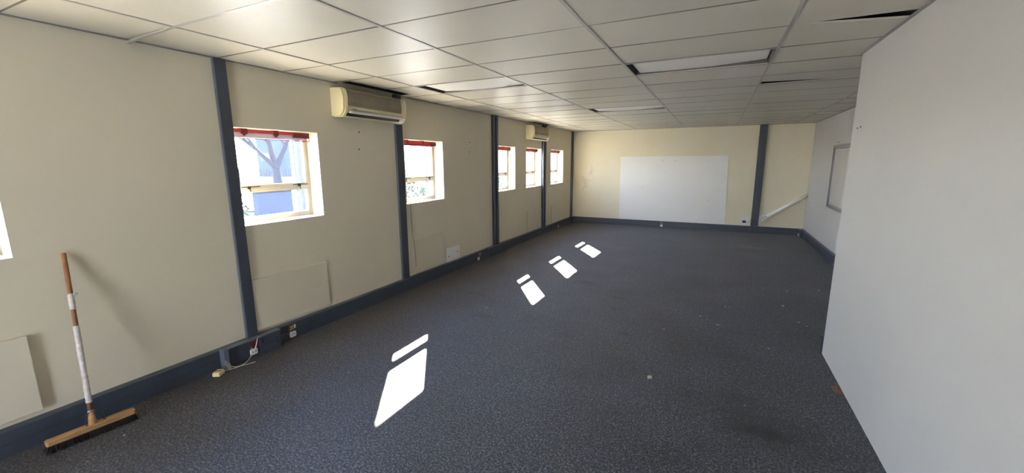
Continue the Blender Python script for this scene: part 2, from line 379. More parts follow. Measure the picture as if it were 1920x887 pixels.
for i in range(len(GX) - 1):
    for j in range(len(rows) - 1):
        x0, x1, y0, y1 = GX[i], GX[i + 1], rows[j], rows[j + 1]
        if is_light(x0, y0): continue
        if x0 >= XP and y1 < YP: continue
        tone = 1.0 + random.uniform(-0.05, 0.03)
        dz = [random.uniform(-.0015, .0035) for _ in range(4)]
        if i == 0:
            vs = [v for v in VOIDS if v[0] < y1 and v[1] > y0]
            if vs:
                v = vs[0]; a, b = max(y0, v[0]), min(y1, v[1])
                if a > y0 + .02: tile(x0, x1, y0, a + 2 * g, dz, tone)
                tile(x0 + v[2], x1, a, b, dz, tone)
                if b < y1 - .02: tile(x0, x1, b - 2 * g, y1, dz, tone)
                continue
        cut = None
        if i == 4 and abs(y0 - 3.418) < .02:      # slipped tile: gap widening towards the partition
            def cut(P): P[1][1] += .22
            dz[1] += .0; dz[0] += 0.0
        if i == 4 and abs(y0 - 5.218) < .02:
            def cut(P): P[2][1] -= .20
        if i == 4 and y0 < YP: 
            if x1 > XP and y1 <= YP + .0: x1 = min(x1, XP + .3)
        tile(x0, x1, y0, y1, dz, tone, cut)
KEEP0.add('ceiling'); cl = mb.build('ceiling', M['ceiling']); cl['kind'] = 'structure'
me = cl.data; at = me.color_attributes.new('tone', 'FLOAT_COLOR', 'CORNER')
# recalc keeps polygon order: one tone per tile
for p in me.polygons:
    t = tones[min(p.index, len(tones) - 1)]
    for li in p.loop_indices: at.data[li].color = (t, t, t * .995, 1)
# ceiling grid bars
mb = MB(); mc = MB(); bw = 0.012
for x in GX[1:-1]: mb.box(x - bw, x + bw, YB if x < XP else YP, YF, ZC - .004, ZC + .001)
for y in rows[1:-1]:
    x1 = XP if y < YP else XR
    skip = [v for v in VOIDS if v[0] < y < v[1]]
    x0 = XW + (skip[0][2] if skip else 0)
    if abs(y - 3.418) < .02: mc.box(x0, 0.363, y - .007, y + .007, ZC - .001, ZC + .001)
    elif abs(y - 1.618) < .02:
        mb.box(-3.237, x1, y - bw, y + bw, ZC - .003, ZC + .001)
        mb.hexa([(XW + .01, y - bw, ZC - .026), (-3.237, y - bw, ZC - .004), (XW + .01, y + bw, ZC - .026), (-3.237, y + bw, ZC - .004),
                 (XW + .01, y - bw, ZC - .018), (-3.237, y - bw, ZC + .001), (XW + .01, y + bw, ZC - .018), (-3.237, y + bw, ZC + .001)])
    else: mc.box(x0, x1, y - .006, y + .006, ZC - .001, ZC + .002)
struct('trim_2', mb, M['tbar'])
struct('trim_4', mc, M['tbar_dark'])
# added near-black sheets painting the void's shade onto walls above the ceiling
struct('trim_5', MB().box(XW, XW + .004, YB, YF, ZC + .016, ZR).box(XW, XR, YF - .004, YF, ZC + .016, ZR).box(XP - .004, XP, YB, YP, ZC + .016, ZR).box(XR - .004, XR, YP, YF, ZC + .016, ZR), M['plenum'])
# wall angles round the ceiling edge
mb = MB()
segs = [YB, VOIDS[0][0], VOIDS[0][1], VOIDS[1][0], VOIDS[1][1], YF]
for k in (0, 2, 4): mb.box(XW, XW + .02, segs[k], segs[k + 1], ZC - .006, ZC)
mb.box(XW, XR, YF - .02, YF, ZC - .006, ZC).box(XR - .02, XR, YP, YF, ZC - .006, ZC)
mb.box(XP - .018, XP, YB, YP, ZC - .010, ZC - .001).box(XP, XR, YP, YP + .02, ZC - .006, ZC)
struct('trim_3', mb, M['alu'])

# skirting trunking ---------------------------------------------
def trunk(name, fn, t0, t1, h=0.168, dp=0.058):
    prof = [(0, 0), (dp, 0), (dp, .078), (dp - .005, .080), (dp - .005, .084), (dp, .086), (dp, h - .006), (dp - .006, h), (0, h)]
    return struct(name, MB().prism(prof, fn, t0, t1), M['blue'])
trunk('baseboard_left', lambda a, b, t: (XW + a, t, b), YB, YF)
trunk('baseboard_far', lambda a, b, t: (t, YF - a, b), XW + .058, XR - .058)
trunk('baseboard_right', lambda a, b, t: (XR - a, t, b), YP + .06, YF - .0)
trunk('baseboard_partition', lambda a, b, t: (t, YP + a, b), XP - .018, XR - .058)

def cover(name, x0, x1, y0, y1, h, label, mat='blue', bev=.004, holes=()):
    r = MB().box(x0, x1, y0, y1, 0, h).build(name, M[mat], bevel=bev)
    return tag(r, label, 'trunking cover')
# boxed-out section at the foot of the nearest post
t = thing('trunking_cover', (XW + .08, 2.2, 0), 'blue-grey boxed-out trunking section with slots below the post nearest the broom', 'trunking cover')
MB().box(XW + .05, XW + .118, 2.235, 2.435, 0, .172).build('cover_lid', M['blue'], t, bevel=.004)
MB().box(XW + .05, XW + .090, 1.935, 2.24, 0, .170).build('back_section', M['blue'], t, bevel=.003)
MB().box(XW + .05, XW + .122, 1.925, 2.44, .170, .178).build('top_ledge', M['blue_light'], t, bevel=.002)
MB().box(XW + .05, XW + .128, 1.905, 1.945, 0, .178).build('end_strip', M['blue_light'], t, bevel=.003)
for yy, zz, hh in ((2.252, .105, .045),): MB().box(XW + .110, XW + .1195, yy, yy + .010, zz, zz + hh).build('slot', M['black'], t)
for zz in (.055, .095): MB().box(XW + .110, XW + .1195, 2.392, 2.404, zz, zz + .018).build('slot', M['black'], t)
MB().box(XW + .117, XW + .1188, 2.262, 2.43, .083, .0865).build('groove', M['groove'], t)
cover('trunking_cover', XW, XW + .095, 6.68, 7.40, .172, 'blue-grey boxed-out trunking section below the middle post')
cover('trunking_cover', XW + .0, XW + .11, 11.72, 11.954 - .058, .175, 'blue-grey corner trunking box at left end of the far wall')
cover('trunking_cover', 0.845, 1.09, YF - .095, YF, .172, 'blue-grey trunking box at the foot of the far wall post')
cover('trunking_cover', XR - .11, XR, 11.60, YF - .058, .175, 'blue-grey corner trunking box at the right end of the far wall')

# steel posts ---------------------------------------------------
def post(y0, y1, label, channel=False, z0=.168, z1=ZC, gap=None):
    t = thing('steel_post', (XW, (y0 + y1) / 2, z0), label, 'post')
    for z0, z1 in ([(z0, z1)] if not gap else [(z0, gap[0]), (gap[1], z1)]):
      if channel:
        yw = (y1 - y0)
        MB().box(XW, XW + .016, y0, y1, z0, z1).build('web', M['blue'], t)
        MB().box(XW, XW + .05, y0, y0 + yw * .30, z0, z1).build('flange', M['blue'], t, bevel=.003)
        MB().box(XW, XW + .05, y1 - yw * .34, y1, z0, z1).build('flange', M['blue'], t, bevel=.003)
      else:
        MB().box(XW, XW + .032, y0, y1, z0, z1).build('face_plate', M['blue'], t, bevel=.003)
        MB().box(XW, XW + .030, y0 - .007, y0 + .001, z0, z1).build('edge_strip', M['blue_light'], t, bevel=.002)
    return t
post(2.178, 2.272, 'blue-grey steel post on the left wall, nearest to the broom')
post(4.352, 4.478, 'blue-grey steel post under the near air conditioner', gap=(2.282, 2.606))
post(7.00, 7.185, 'blue-grey channel post between the second and third whole windows', True)
post(9.52, 9.72, 'blue-grey channel post under the far air conditioner', True, gap=(2.282, 2.606))
post(11.80, 11.93, 'blue-grey steel post in the far left corner', False)
t = thing('steel_post', (0.93, YF, 0.168), 'wide blue-grey steel post on the far wall beside the white brace', 'post')
fp = MB().box(0.865, 1.03, YF - .055, YF, .168, ZC).build('face_plate', M['blue'], t, bevel=.004)
for zz in (.24, .30):
    for xx in (.90, .99):
        MB().tube([(xx, YF - .054, zz), (xx, YF - .064, zz)], .010, 6).build('bolt', M['groove'], fp)

# ------------------------------------------------------------------ windows
def window(n, y0, y1):
    w_ = thing('window_%d' % n, (XW - .2, (y0 + y1) / 2, WZ0), kind='structure')
    x0, x1 = XW - .215, XW - .172
    a, b, z0, z1 = y0, y1, WZ0 + .006, WZ1
    f = .042; zt = 1.535
    MB().box(x0, x1, a, a + f, z0, z1).box(x0, x1, b - f, b, z0, z1).box(x0, x1, a + f, b - f, z0, z0 + f).box(x0, x1, a + f, b - f, z1 - f, z1).box(x0 - .004, x1 + .006, a + f, b - f, zt - .022, zt + .022).build('frame', M['frame'], w_, bevel=.003)
    # bead / opening sash of the upper light
    s = .022; c, d2 = a + f, b - f
    q0, q1 = zt + .022, z1 - f
    sash = MB().box(x0 + .012, x1 + .008, c, c + s, q0, q1).box(x0 + .012, x1 + .008, d2 - s, d2, q0, q1).box(x0 + .012, x1 + .008, c + s, d2 - s, q0, q0 + s).box(x0 + .012, x1 + .008, c + s, d2 - s, q1 - s, q1).build('sash', M['frame'], w_, bevel=.002)
    s2 = .012
    MB().box(x0 + .02, x0 + .024, c + s - .004, d2 - s + .004, q0 + s - .004, q1 - s + .004).build('pane', M['glass'], sash)
    r0, r1 = z0 + f, zt - .022
    MB().box(x0 + .008, x1 + .003, c, c + s2, r0, r1).box(x0 + .008, x1 + .003, d2 - s2, d2, r0, r1).box(x0 + .008, x1 + .003, c, d2, r0, r0 + s2).box(x0 + .008, x1 + .003, c, d2, r1 - s2, r1).build('bead', M['frame'], w_)
    MB().box(x0 + .02, x0 + .024, c + s2 - .004, d2 - s2 + .004, r0 + s2 - .004, r1 - s2 + .004).build('pane', M['glass'], w_)
    # two sash stays lying on the transom
    for yy, sg in ((c + .10, 1), (d2 - .16, 1)):
        st = MB().box(x1 + .006, x1 + .014, yy - .02, yy + .16, zt + .020, zt + .028).box(x1 + .002, x1 + .018, yy + .04, yy + .065, zt + .004, zt + .030)
        st.tube([(x1 + .012, yy + .05, zt + .03), (x1 + .02, yy + .05, zt + .002), (x1 + .022, yy + .06, zt - .02)], .005, 8)
        st.build('stay', M['black'], w_)
for k, (a, b) in enumerate(WIN): window(k + 1, a, b)

# red blind head rails ------------------------------------------
def blind(y0, y1, label, worn=False, cord=False):
    x0, x1 = XW - .125, XW - .075
    t = thing('window_blind', ((x0 + x1) / 2, (y0 + y1) / 2, 2.03), label, 'blind')
    if worn:
        hr = MB().box(x0, x1, y0 + .012, y1 - .075, 2.066, 2.096).build('head_rail', M['red'], t, bevel=.003)
        MB().box(x0 + .01, x1 - .012, y0 + .03, y1 - .10, 2.018, 2.066).build('slat_stack', M['lilac'], t, bevel=.002)
        for yy in (y0 + .13, y0 + .44):
            MB().box(x0 - .004, x1 + .004, yy, yy + .055, 2.052, 2.102).box(x0 + .01, x1 + .006, yy + .015, yy + .035, 2.035, 2.055).build('bracket', M['dark_red'], hr, bevel=.003)
        MB().box(x0, x1 + .006, y1 - .23, y1 - .045, 2.040, 2.094).build('end_housing', M['dark_red'], hr, bevel=.004)
        MB().box(x0 + .01, x0 + .02, y0 + .005, y1 - .05, 2.008, 2.014).build('bottom_rail', M['dark_red'], t)
        MB().box(x0, x1, y1 - .22, y1 - .045, 2.004, 2.010).box(x1 - .005, x1, y1 - .05, y1 - .045, 2.004, 2.045).build('loose_slat', M['red'], t)
    else:
        hr = MB().box(x0, x1, y0 + .012, y1 - .07, 2.055, 2.094).build('head_rail', M['red'], t, bevel=.003)
        MB().box(x0 + .006, x1 - .006, y0 + .02, y1 - .085, 2.022, 2.055).build('slat_stack', M['red'], t, bevel=.003)
        MB().box(x0 - .002, x1 + .006, y1 - .20, y1 - .07, 2.032, 2.078).build('end_housing', M['dark_red'], hr, bevel=.004)
        MB().box(x0, x1 + .004, y1 - .27, y1 - .07, 2.008, 2.013).build('bottom_rail', M['red'], t)
        for yy in (y0 + .15, y0 + .5): MB().box(x0 - .004, x1 + .004, yy, yy + .03, 2.05, 2.100).build('bracket', M['dark_red'], hr)
    if cord:
        p = [(x1 + .004, y0 + .045, 2.05), (x1 + .01, y0 + .045, 1.6), (XW - .01, y0 + .05, 1.24), (XW + .012, y0 + .058, 1.222), (XW + .012, y0 + .062, 1.0), (XW + .011, y0 + .072, .76)]
        MB().tube(p, .0032, 6).build('cord', M['blind_cord'], t)
        MB().tube([(XW + .013, y0 + .072, .775), (XW + .013, y0 + .073, .745)], [.006, .008], 8).build('cord_weight', M['cord'], t, smooth=True)
        MB().tube([(XW + .013, y0 + .072, .75), (XW + .026, y0 + .082, .62), (XW + .030, y0 + .094, .45), (XW + .030, y0 + .100, .31), (XW + .028, y0 + .09, .29)], .0028, 6).build('cord', M['blind_cord'], t)
blind(*WIN[1], 'red blind rail with pale lilac slats in the big window nearest the camera', worn=True)
blind(*WIN[2], 'red blind rail with a long cord in the window right of the near air conditioner', cord=True)
blind(*WIN[3], 'red blind rail in the window just right of the middle post')
blind(*WIN[4], 'red blind rail in the window below the far air conditioner')
blind(*WIN[5], 'red blind rail in the farthest window, next to the corner')
blind(*WIN[0], 'red blind rail in the cut-off window at the left edge')

# boxed panels below the windows --------------------------------
def wall_panel(y0, y1, z0, z1, d, label):
    o = MB().box(XW - .002, XW + d, y0, y1, z0, z1).build('wall_panel', M['wall_left'], bevel=.005)
    return tag(o, label, 'panel')
wall_panel(-.03, .852, .208, .715, .034, 'thick cream blanking panel low on the wall left of the broom')
wall_panel(2.272, 3.122, .196, .70, .020, 'cream blanking panel below the big window, right of the nearest post')
wall_panel(4.482, 5.352, .192, .682, .018, 'cream blanking panel below the hanging cord, left of the white cover plate')
wall_panel(7.19, 8.005, .187, .672, .018, 'cream blanking panel below the window just right of the middle post')
wall_panel(8.645, 9.50, .187, .673, .018, 'cream blanking panel left of the post under the far air conditioner')
wall_panel(10.235, 11.12, .187, .670, .018, 'cream blanking panel farthest along the window wall, near the corner')
t = thing('cover_plate', (XW + .006, 5.61, .17), 'white cover plate with two dark holes above the trunking', 'plate')
cp = MB().box(XW, XW + .008, 5.42, 5.808, .170, .404).build('plate', M['white_plastic'], t, bevel=.002)
for yy, zz in ((5.49, .262), (5.745, .300)):
    MB().tube([(XW + .007, yy, zz), (XW + .0095, yy, zz)], .012, 12).build('hole', M['black'], cp)

# ------------------------------------------------------------------ air conditioners
def round_poly(pts, r, n=5):
    out = []
    N = len(pts)
    for i in range(N):
        p = Vector(pts[i]); a = (Vector(pts[i - 1]) - p); b = (Vector(pts[(i + 1) % N]) - p)
        rr = min(r[i], a.length * .45, b.length * .45)
        if rr < 1e-5: out.append(tuple(p)); continue
        A = p + a.normalized() * rr; B = p + b.normalized() * rr
        for k in range(n + 1):
            t = k / n; q = A * (1 - t) ** 2 + p * 2 * t * (1 - t) + B * t * t; out.append(tuple(q))
    return out
def aircon(y0, y1, label):
    t = thing('air_conditioner', (XW, (y0 + y1) / 2, 2.285), label, 'air conditioner')
    fn = lambda a, b, s: (XW + a, s, 2.285 + b)
    prof = round_poly([(0, 0), (.135, 0), (.190, .062), (.198, .20), (.178, .305), (0, .318)], [0, .03, .05, .05, .05, 0])
    inner = round_poly([(0, .004), (.130, .004), (.186, .064), (.194, .20), (.174, .300), (0, .312)], [0, .03, .05, .05, .05, 0])
    MB().prism(inner, fn, y0 + .055, y1 - .012).build('casing', M['ac'], t, smooth=False)
    MB().prism(prof, fn, y0 + .03, y0 + .060).prism(round_poly([(0, .006), (.128, .006), (.182, .066), (.190, .20), (.170, .298), (0, .311)], [0, .03, .05, .05, .05, 0]), fn, y0, y0 + .031).build('end_cap', M['ac_cap'], t, bevel=.004)
    MB().prism(prof, fn, y1 - .015, y1).build('end_cap', M['ac'], t, bevel=.004)
    # front grille of fine horizontal louvres
    ga, gb = y0 + .062, y1 - .105
    mb = MB()
    def fx(z): # casing front face between (.190,.066) and (.178,.30)
        return .1915 + (.1985 - .1915) * max(0, min(1, (z - .066) / .13)) - max(0, (z - .20)) * .19
    n = 22
    for k in range(n):
        z = .118 + k * (.285 - .118) / n
        x = fx(z)
        mb.box(XW + x - .006, XW + x + .004, ga, gb, 2.285 + z, 2.285 + z + .0042)
    for k in range(9):
        yy = ga + (gb - ga) * k / 8
        mb.hexa([(XW + fx(.118) - .004, yy - .002, 2.403), (XW + fx(.118) + .002, yy - .002, 2.403), (XW + fx(.118) - .004, yy + .002, 2.403), (XW + fx(.118) + .002, yy + .002, 2.403),
                 (XW + fx(.285) - .004, yy - .002, 2.57), (XW + fx(.285) + .002, yy - .002, 2.57), (XW + fx(.285) - .004, yy + .002, 2.57), (XW + fx(.285) + .002, yy + .002, 2.57)])
    gm = mb
    mb = MB(); mb.hexa([(XW + fx(.114) - .006, ga, 2.397), (XW + fx(.114) + .0008, ga, 2.397), (XW + fx(.114) - .006, gb, 2.397), (XW + fx(.114) + .0008, gb, 2.397),
                        (XW + fx(.29) - .012, ga, 2.575), (XW + fx(.29) - .001, ga, 2.575), (XW + fx(.29) - .012, gb, 2.575), (XW + fx(.29) - .001, gb, 2.575)])
    gb_ = mb.build('grille', M['ac_grille'], t); gm.build('louvres', M['ac_grille'], gb_)
    # air outlet with vane along the lower front
    la, lb = y0 + .07, y1 - .115
    fo = lambda a, b, s: (XW + a, s, 2.285 + b)
    ao = MB().prism([(.150, .010), (.176, .038), (.170, .044), (.140, .018)], fo, la, lb).build('air_outlet', M['black'], t)
    MB().prism([(.173, .037), (.1905, .060), (.186, .063), (.166, .042)], fo, la + .02, lb + .03).build('vane', M['ac_white'], ao, bevel=.001)
    MB().prism([(.1885, .074), (.1935, .076), (.1935, .079), (.1885, .079)], fo, la + .03, lb + .04).build('seam', M['ac_grille'], t)
    MB().box(XW + .192, XW + .1955, la + .05, la + .12, 2.285 + .082, 2.285 + .091).build('badge', M['grey_metal'], t)
    MB().prism([(.172, .030), (.1895, .056), (.184, .060), (.165, .038)], fo, lb + .035, y1 - .03).build('indicator_window', M['ac_white'], t, bevel=.001)
    return t
aircon(3.362, 4.385, 'yellowed wall air conditioner nearest the camera, above the second post')
aircon(8.575, 9.555, 'yellowed wall air conditioner at the far end, above the post beyond the middle one')

# ------------------------------------------------------------------ recessed ceiling lights
def ceiling_light(x0, y0, label, tilt=.0):
    x1, y1 = x0 + 1.2, y0 + .6
    t = thing('ceiling_light', (x0 + .6, y0 + .3, ZC), label, 'ceiling light')
    i = .014; dz = .075
    mb = MB().box(x0 + i, x0 + i + .004, y0 + i, y1 - i, ZC, ZC + dz).box(x1 - i - .004, x1 - i, y0 + i, y1 - i, ZC, ZC + dz).box(x0 + i, x1 - i, y0 + i, y0 + i + .004, ZC, ZC + dz).box(x0 + i, x1 - i, y1 - i - .004, y1 - i, ZC, ZC + dz).box(x0 + i, x1 - i, y0 + i, y1 - i, ZC + dz, ZC + dz + .004)
    mb.build('housing', M['housing'], t)
    zz = ZC + .022
    mb = MB()
    # slightly domed diffuser sheet
    n = 8; P = []
    for k in range(n + 1):
        u = k / n; mbx = x0 + .055 + (1.2 - .085) * u
        P.append((mbx, zz - .014 * math.sin(math.pi * u) + tilt * u))
    for k in range(n):
        (xa, za), (xb, zb) = P[k], P[k + 1]
        mb.quad((xa, y0 + .03, za), (xb, y0 + .03, zb), (xb, y1 - .03, zb), (xa, y1 - .03, za))
        mb.quad((xa, y0 + .03, za + .004), (xa, y1 - .03, za + .004), (xb, y1 - .03, zb + .004), (xb, y0 + .03, zb + .004))
    mb.build('diffuser', M['diffuser'], t)
    r = .016
    MB().box(x0 + .012, x1 - .012, y1 - .012 - r, y1 - .012, ZC - .002, ZC + .006).box(x0 + .012, x1 - .012, y0 + .012, y0 + .012 + r, ZC - .002, ZC + .006).build('trim_rim', M['tbar'], t)
ceiling_light(*LIGHTS[0], 'unlit recessed ceiling light nearest the window wall')
ceiling_light(*LIGHTS[1], 'unlit recessed ceiling light with bulging diffuser in the middle right of the ceiling', .02)
ceiling_light(*LIGHTS[2], 'unlit recessed ceiling light farthest from the camera')

# ------------------------------------------------------------------ far wall items
t = thing('whiteboard', (-1.1, YF - .006, .16), 'large plain white board covering the middle of the far wall', 'board')
wp = MB().hexa([(-2.43, YF - .009, .170), (.285, YF - .009, .170), (-2.43, YF - .001, .170), (.285, YF - .001, .170), (-2.455, YF - .009, 1.925), (.24, YF - .009, 1.925), (-2.455, YF - .001, 1.925), (.24, YF - .001, 1.925)]).build('panel', M['white_panel'], t)
for xx, zz in ((-2.0, .20), (-.40, .18), (-1.84, 1.1), (-1.32, 1.82), (-1.01, 1.80), (-.22, 1.82), (-.13, .78)):
    MB().tube([(xx, YF - .007, zz), (xx, YF - .012, zz)], .010, 8).build('screw', M['grey_metal'], wp)
t = thing('switch_box', (.76, YF - .02, .12), 'white electrical box with a black square at the foot of the far wall post', 'electrical box')
MB().box(.635, .862, YF - .045, YF, .172, .392).build('box', M['white_plastic'], t, bevel=.005)
fp = MB().box(.652, .845, YF - .050, YF - .044, .19, .375).build('face_plate', M['white_plastic'], t, bevel=.003)
MB().box(.675, .755, YF - .056, YF - .049, .245, .305).build('black_switch', M['black'], fp, bevel=.002)
MB().box(.700, .725, YF - .052, YF - .049, .335, .347).build('indicator', M['red'], fp)
MB().box(.775, .825, YF - .054, YF - .049, .245, .30).build('rocker', M['cream_plastic'], fp, bevel=.002)
# diagonal brace: tube from gusset plate on the post up into the corner
t = thing('diagonal_brace', (1.03, YF - .1, .30), 'white diagonal pipe brace bolted to the far wall post', 'brace')
A = Vector((1.20, YF - .10, .435)); B = Vector((XR - .01, YF - .10, .985))
MB().tube([A, B], .044, 20).build('pipe', M['pipe'], t, smooth=True)
gp = MB().hexa([(1.030, YF - .112, .235), (1.30, YF - .112, .452), (1.030, YF - .096, .235), (1.30, YF - .096, .452),
           (1.030, YF - .112, .452), (1.245, YF - .112, .532), (1.030, YF - .096, .452), (1.245, YF - .096, .532)]).build('gusset_plate', M['pipe'], t)
MB().box(1.028, 1.040, YF - .15, YF - .02, .235, .455).build('end_plate', M['pipe'], t)
for xx, zz in ((1.10, .41), (1.16, .435), (1.15, .375), (1.21, .41), (1.22, .455)):
    MB().tube([(xx, YF - .113, zz), (xx, YF - .124, zz)], .012, 6).build('bolt', M['grey_metal'], gp)
t = thing('alarm_sensor', (-3.745, YF, 2.60), 'small white sensor high in the far left corner', 'sensor')
MB().box(-3.775, -3.725, YF - .02, YF, 2.59, 2.65).build('bracket', M['white_plastic'], t, bevel=.004)
MB().tube([(-3.75, YF - .03, 2.62), (-3.752, YF - .05, 2.595), (-3.755, YF - .06, 2.565)], [.022, .03, .018], 12).build('head', M['white_plastic'], t, smooth=True)
# framed board on the right wall
t = thing('framed_board', (XR, 9.1, .92), 'grey double-framed pinboard on the right wall, partly hidden by the partition', 'board')
fy0, fy1, fz0, fz1 = 8.2, 9.80, .905, 2.07
def rim(y0, y1, z0, z1, wd, d0, d1):
    return MB().box(XR - d1, XR - d0, y0, y1, z0, z0 + wd).box(XR - d1, XR - d0, y0, y1, z1 - wd, z1).box(XR - d1, XR - d0, y0, y0 + wd, z0 + wd, z1 - wd).box(XR - d1, XR - d0, y1 - wd, y1, z0 + wd, z1 - wd)
rim(fy0, fy1, fz0, fz1, .038, 0, .035).build('outer_frame', M['alu'], t, bevel=.003)
rim(fy0 + .05, fy1 - .05, fz0 + .05, fz1 - .05, .022, 0, .022).build('inner_frame', M['alu'], t, bevel=.002)
MB().box(XR - .012, XR, fy0 + .03, fy1 - .03, fz0 + .03, fz1 - .03).build('panel', M['board'], t)
MB().tube([(XR, 9.62, 2.12), (XR - .012, 9.62, 2.12)], .008, 6).build('hanger_screw', M['black'], t)

# ------------------------------------------------------------------ sockets on the trunking
def socket(x, y, label, open_top='brown_tape', s=1.0, white=True):
    """two stacked outlets: an open back box or coax plate on top, a white socket below; x = trunking face, facing +X"""
    t = thing('wall_socket', (x, y, .03), label, 'socket')
    MB().box(x - .002, x + .003, y - .038 * s, y + .038 * s, .012, .150).build('back_plate', M[open_top], t, bevel=.001)
    f = round_poly([(-.034, -.028), (.034, -.028), (.034, .028), (-.034, .028)], [.012] * 4, 4)
    sf = MB().prism(f, lambda a, b, q: (x + q, y + a, .050 + b), .002, .014).build('socket_face', M['white_plastic'], t, bevel=.002)
    for dy, dzz, w2 in ((-.014, 0, .006), (.014, 0, .006), (0, .013, .006)):
        MB().box(x + .0135, x + .0152, y + dy - w2 / 2, y + dy + w2 / 2, .050 + dzz - .006, .050 + dzz + .006).build('pin_hole', M['black'], sf)
    return t
t = socket(XW + .058, 2.60, 'white socket below coax outlets, right of the boxed-out trunking')
MB().box(XW + .060, XW + .066, 2.622, 2.640, .108, .145).build('white_insert', M['white_plastic'], t, bevel=.001)
for yy, zz in ((2.585, .130), (2.603, .112), (2.580, .108), (2.604, .135)):
    MB().tube([(XW + .060, yy, zz), (XW + .072, yy, zz)], .006, 10).build('coax_stud', M['cream_plastic'], t)
t = socket(XW + .090, 2.175, 'white socket with a plug lead under an open red back box', 'blue')
MB().box(XW + .088, XW + .0945, 2.145, 2.235, .092, .150).build('open_back_box', M['red_brown'], t, bevel=.002)
MB().box(XW + .094, XW + .0985, 2.165, 2.190, .105, .132).box(XW + .094, XW + .0985, 2.195, 2.215, .110, .14).build('terminal', M['dark_red'], t)
t = socket(XW + .058, 6.34, 'white socket with a dark plug on the trunking left of the middle post', 'red_brown')
MB().box(XW + .060, XW + .075, 6.35, 6.42, .105, .148).build('plug', M['grey_metal'], t, bevel=.004)
socket(XW + .058, 10.62, 'small white socket farthest along the window wall trunking', 'brown_tape')
def face_y(o, loc, rot):
    o.location = loc; o.rotation_euler = (0, 0, rot)
o = socket(XW + .058, 5.0, 'white socket on the far wall trunking below the whiteboard', 'blue_light')
face_y(o, (-1.26, YF - .058, .03), -math.pi / 2)
o = socket(XW + .058, 5.2, 'white socket with reddish box on the right wall trunking in the far corner', 'red_brown')
face_y(o, (XR - .058 - .052, 11.72, .03), math.pi)

# lead, junction box and bracket on the floor
t = thing('junction_box', (-3.70, 1.83, 0), 'small cream junction box with a thin lead lying on the carpet', 'junction box')
bx = MB().box(-.03, .03, -.037, .037, 0, .030)
rot = Matrix.Rotation(.5, 4, 'Z')
def xf(mb_, mat4, off):
    mb_.v = [tuple((mat4 @ Vector(v)) + Vector(off)) for v in mb_.v]; return mb_
xf(bx, rot, (-3.70, 1.825, .002)).build('box', M['cream_plastic'], t, bevel=.005)
xf(MB().box(-.026, .026, -.033, .033, .030, .036), rot, (-3.70, 1.825, .002)).build('lid', M['cream_plastic'], t, bevel=.003)
xf(MB().box(-.028, .028, -.004, .004, .036, .0385), rot, (-3.70, 1.825, .002)).build('label_ridge', M['brown_tape'], t)
def bez(p, n=8):
    """Catmull-Rom through points"""
    p = [Vector(q) for q in p]; p = [p[0]] + p + [p[-1]]; out = []
    for i in range(1, len(p) - 2):
        for k in range(n):
            t_ = k / n
            out.append(0.5 * ((2 * p[i]) + (-p[i - 1] + p[i + 1]) * t_ + (2 * p[i - 1] - 5 * p[i] + 4 * p[i + 1] - p[i + 2]) * t_ ** 2 + (-p[i - 1] + 3 * p[i] - 3 * p[i + 1] + p[i + 2]) * t_ ** 3))
    out.append(p[-2]); return out
MB().tube(bez([(-3.70, 1.86, .02), (-3.69, 1.95, .006), (-3.69, 2.04, .010), (-3.715, 2.11, .035), (-3.745, 2.145, .070), (-3.755, 2.15, .10)]), .0035, 8).build('lead', M['cord'], t, smooth=True)
MB().tube(bez([(-3.735, 1.93, .03), (-3.70, 1.97, .008), (-3.66, 2.05, .006), (-3.63, 2.10, .012)]), .003, 8).build('lead', M['cord'], t, smooth=True)
t = thing('cable_lead', (-3.75, 2.2, .15), 'thin white lead dropping from the ledge to the socket at the nearest post', 'lead')
MB().tube(bez([(-3.755, 2.215, .176), (-3.742, 2.20, .150), (-3.744, 2.185, .10), (-3.745, 2.165, .062)]), .0038, 8).build('wire', M['white_plastic'], t, smooth=True)
MB().box(-3.752, -3.737, 2.205, 2.225, .1785, .186).build('clip', M['grey_metal'], t)
t = thing('loose_bracket', (-3.72, 1.925, 0), 'bent grey metal bracket at the foot of the trunking end strip', 'bracket')
MB().hexa([(-3.735, 1.895, .045), (-3.729, 1.895, .045), (-3.735, 1.945, .035), (-3.729, 1.945, .035), (-3.735, 1.885, .100), (-3.730, 1.885, .100), (-3.735, 1.915, .085), (-3.730, 1.915, .085)]).build('plate', M['grey_metal'], t)
MB().hexa([(-3.715, 1.915, .0), (-3.710, 1.915, .0), (-3.715, 1.94, .0), (-3.710, 1.94, .0), (-3.735, 1.905, .05), (-3.729, 1.905, .05), (-3.735, 1.94, .045), (-3.729, 1.94, .045)]).build('foot', M['grey_metal'], t)

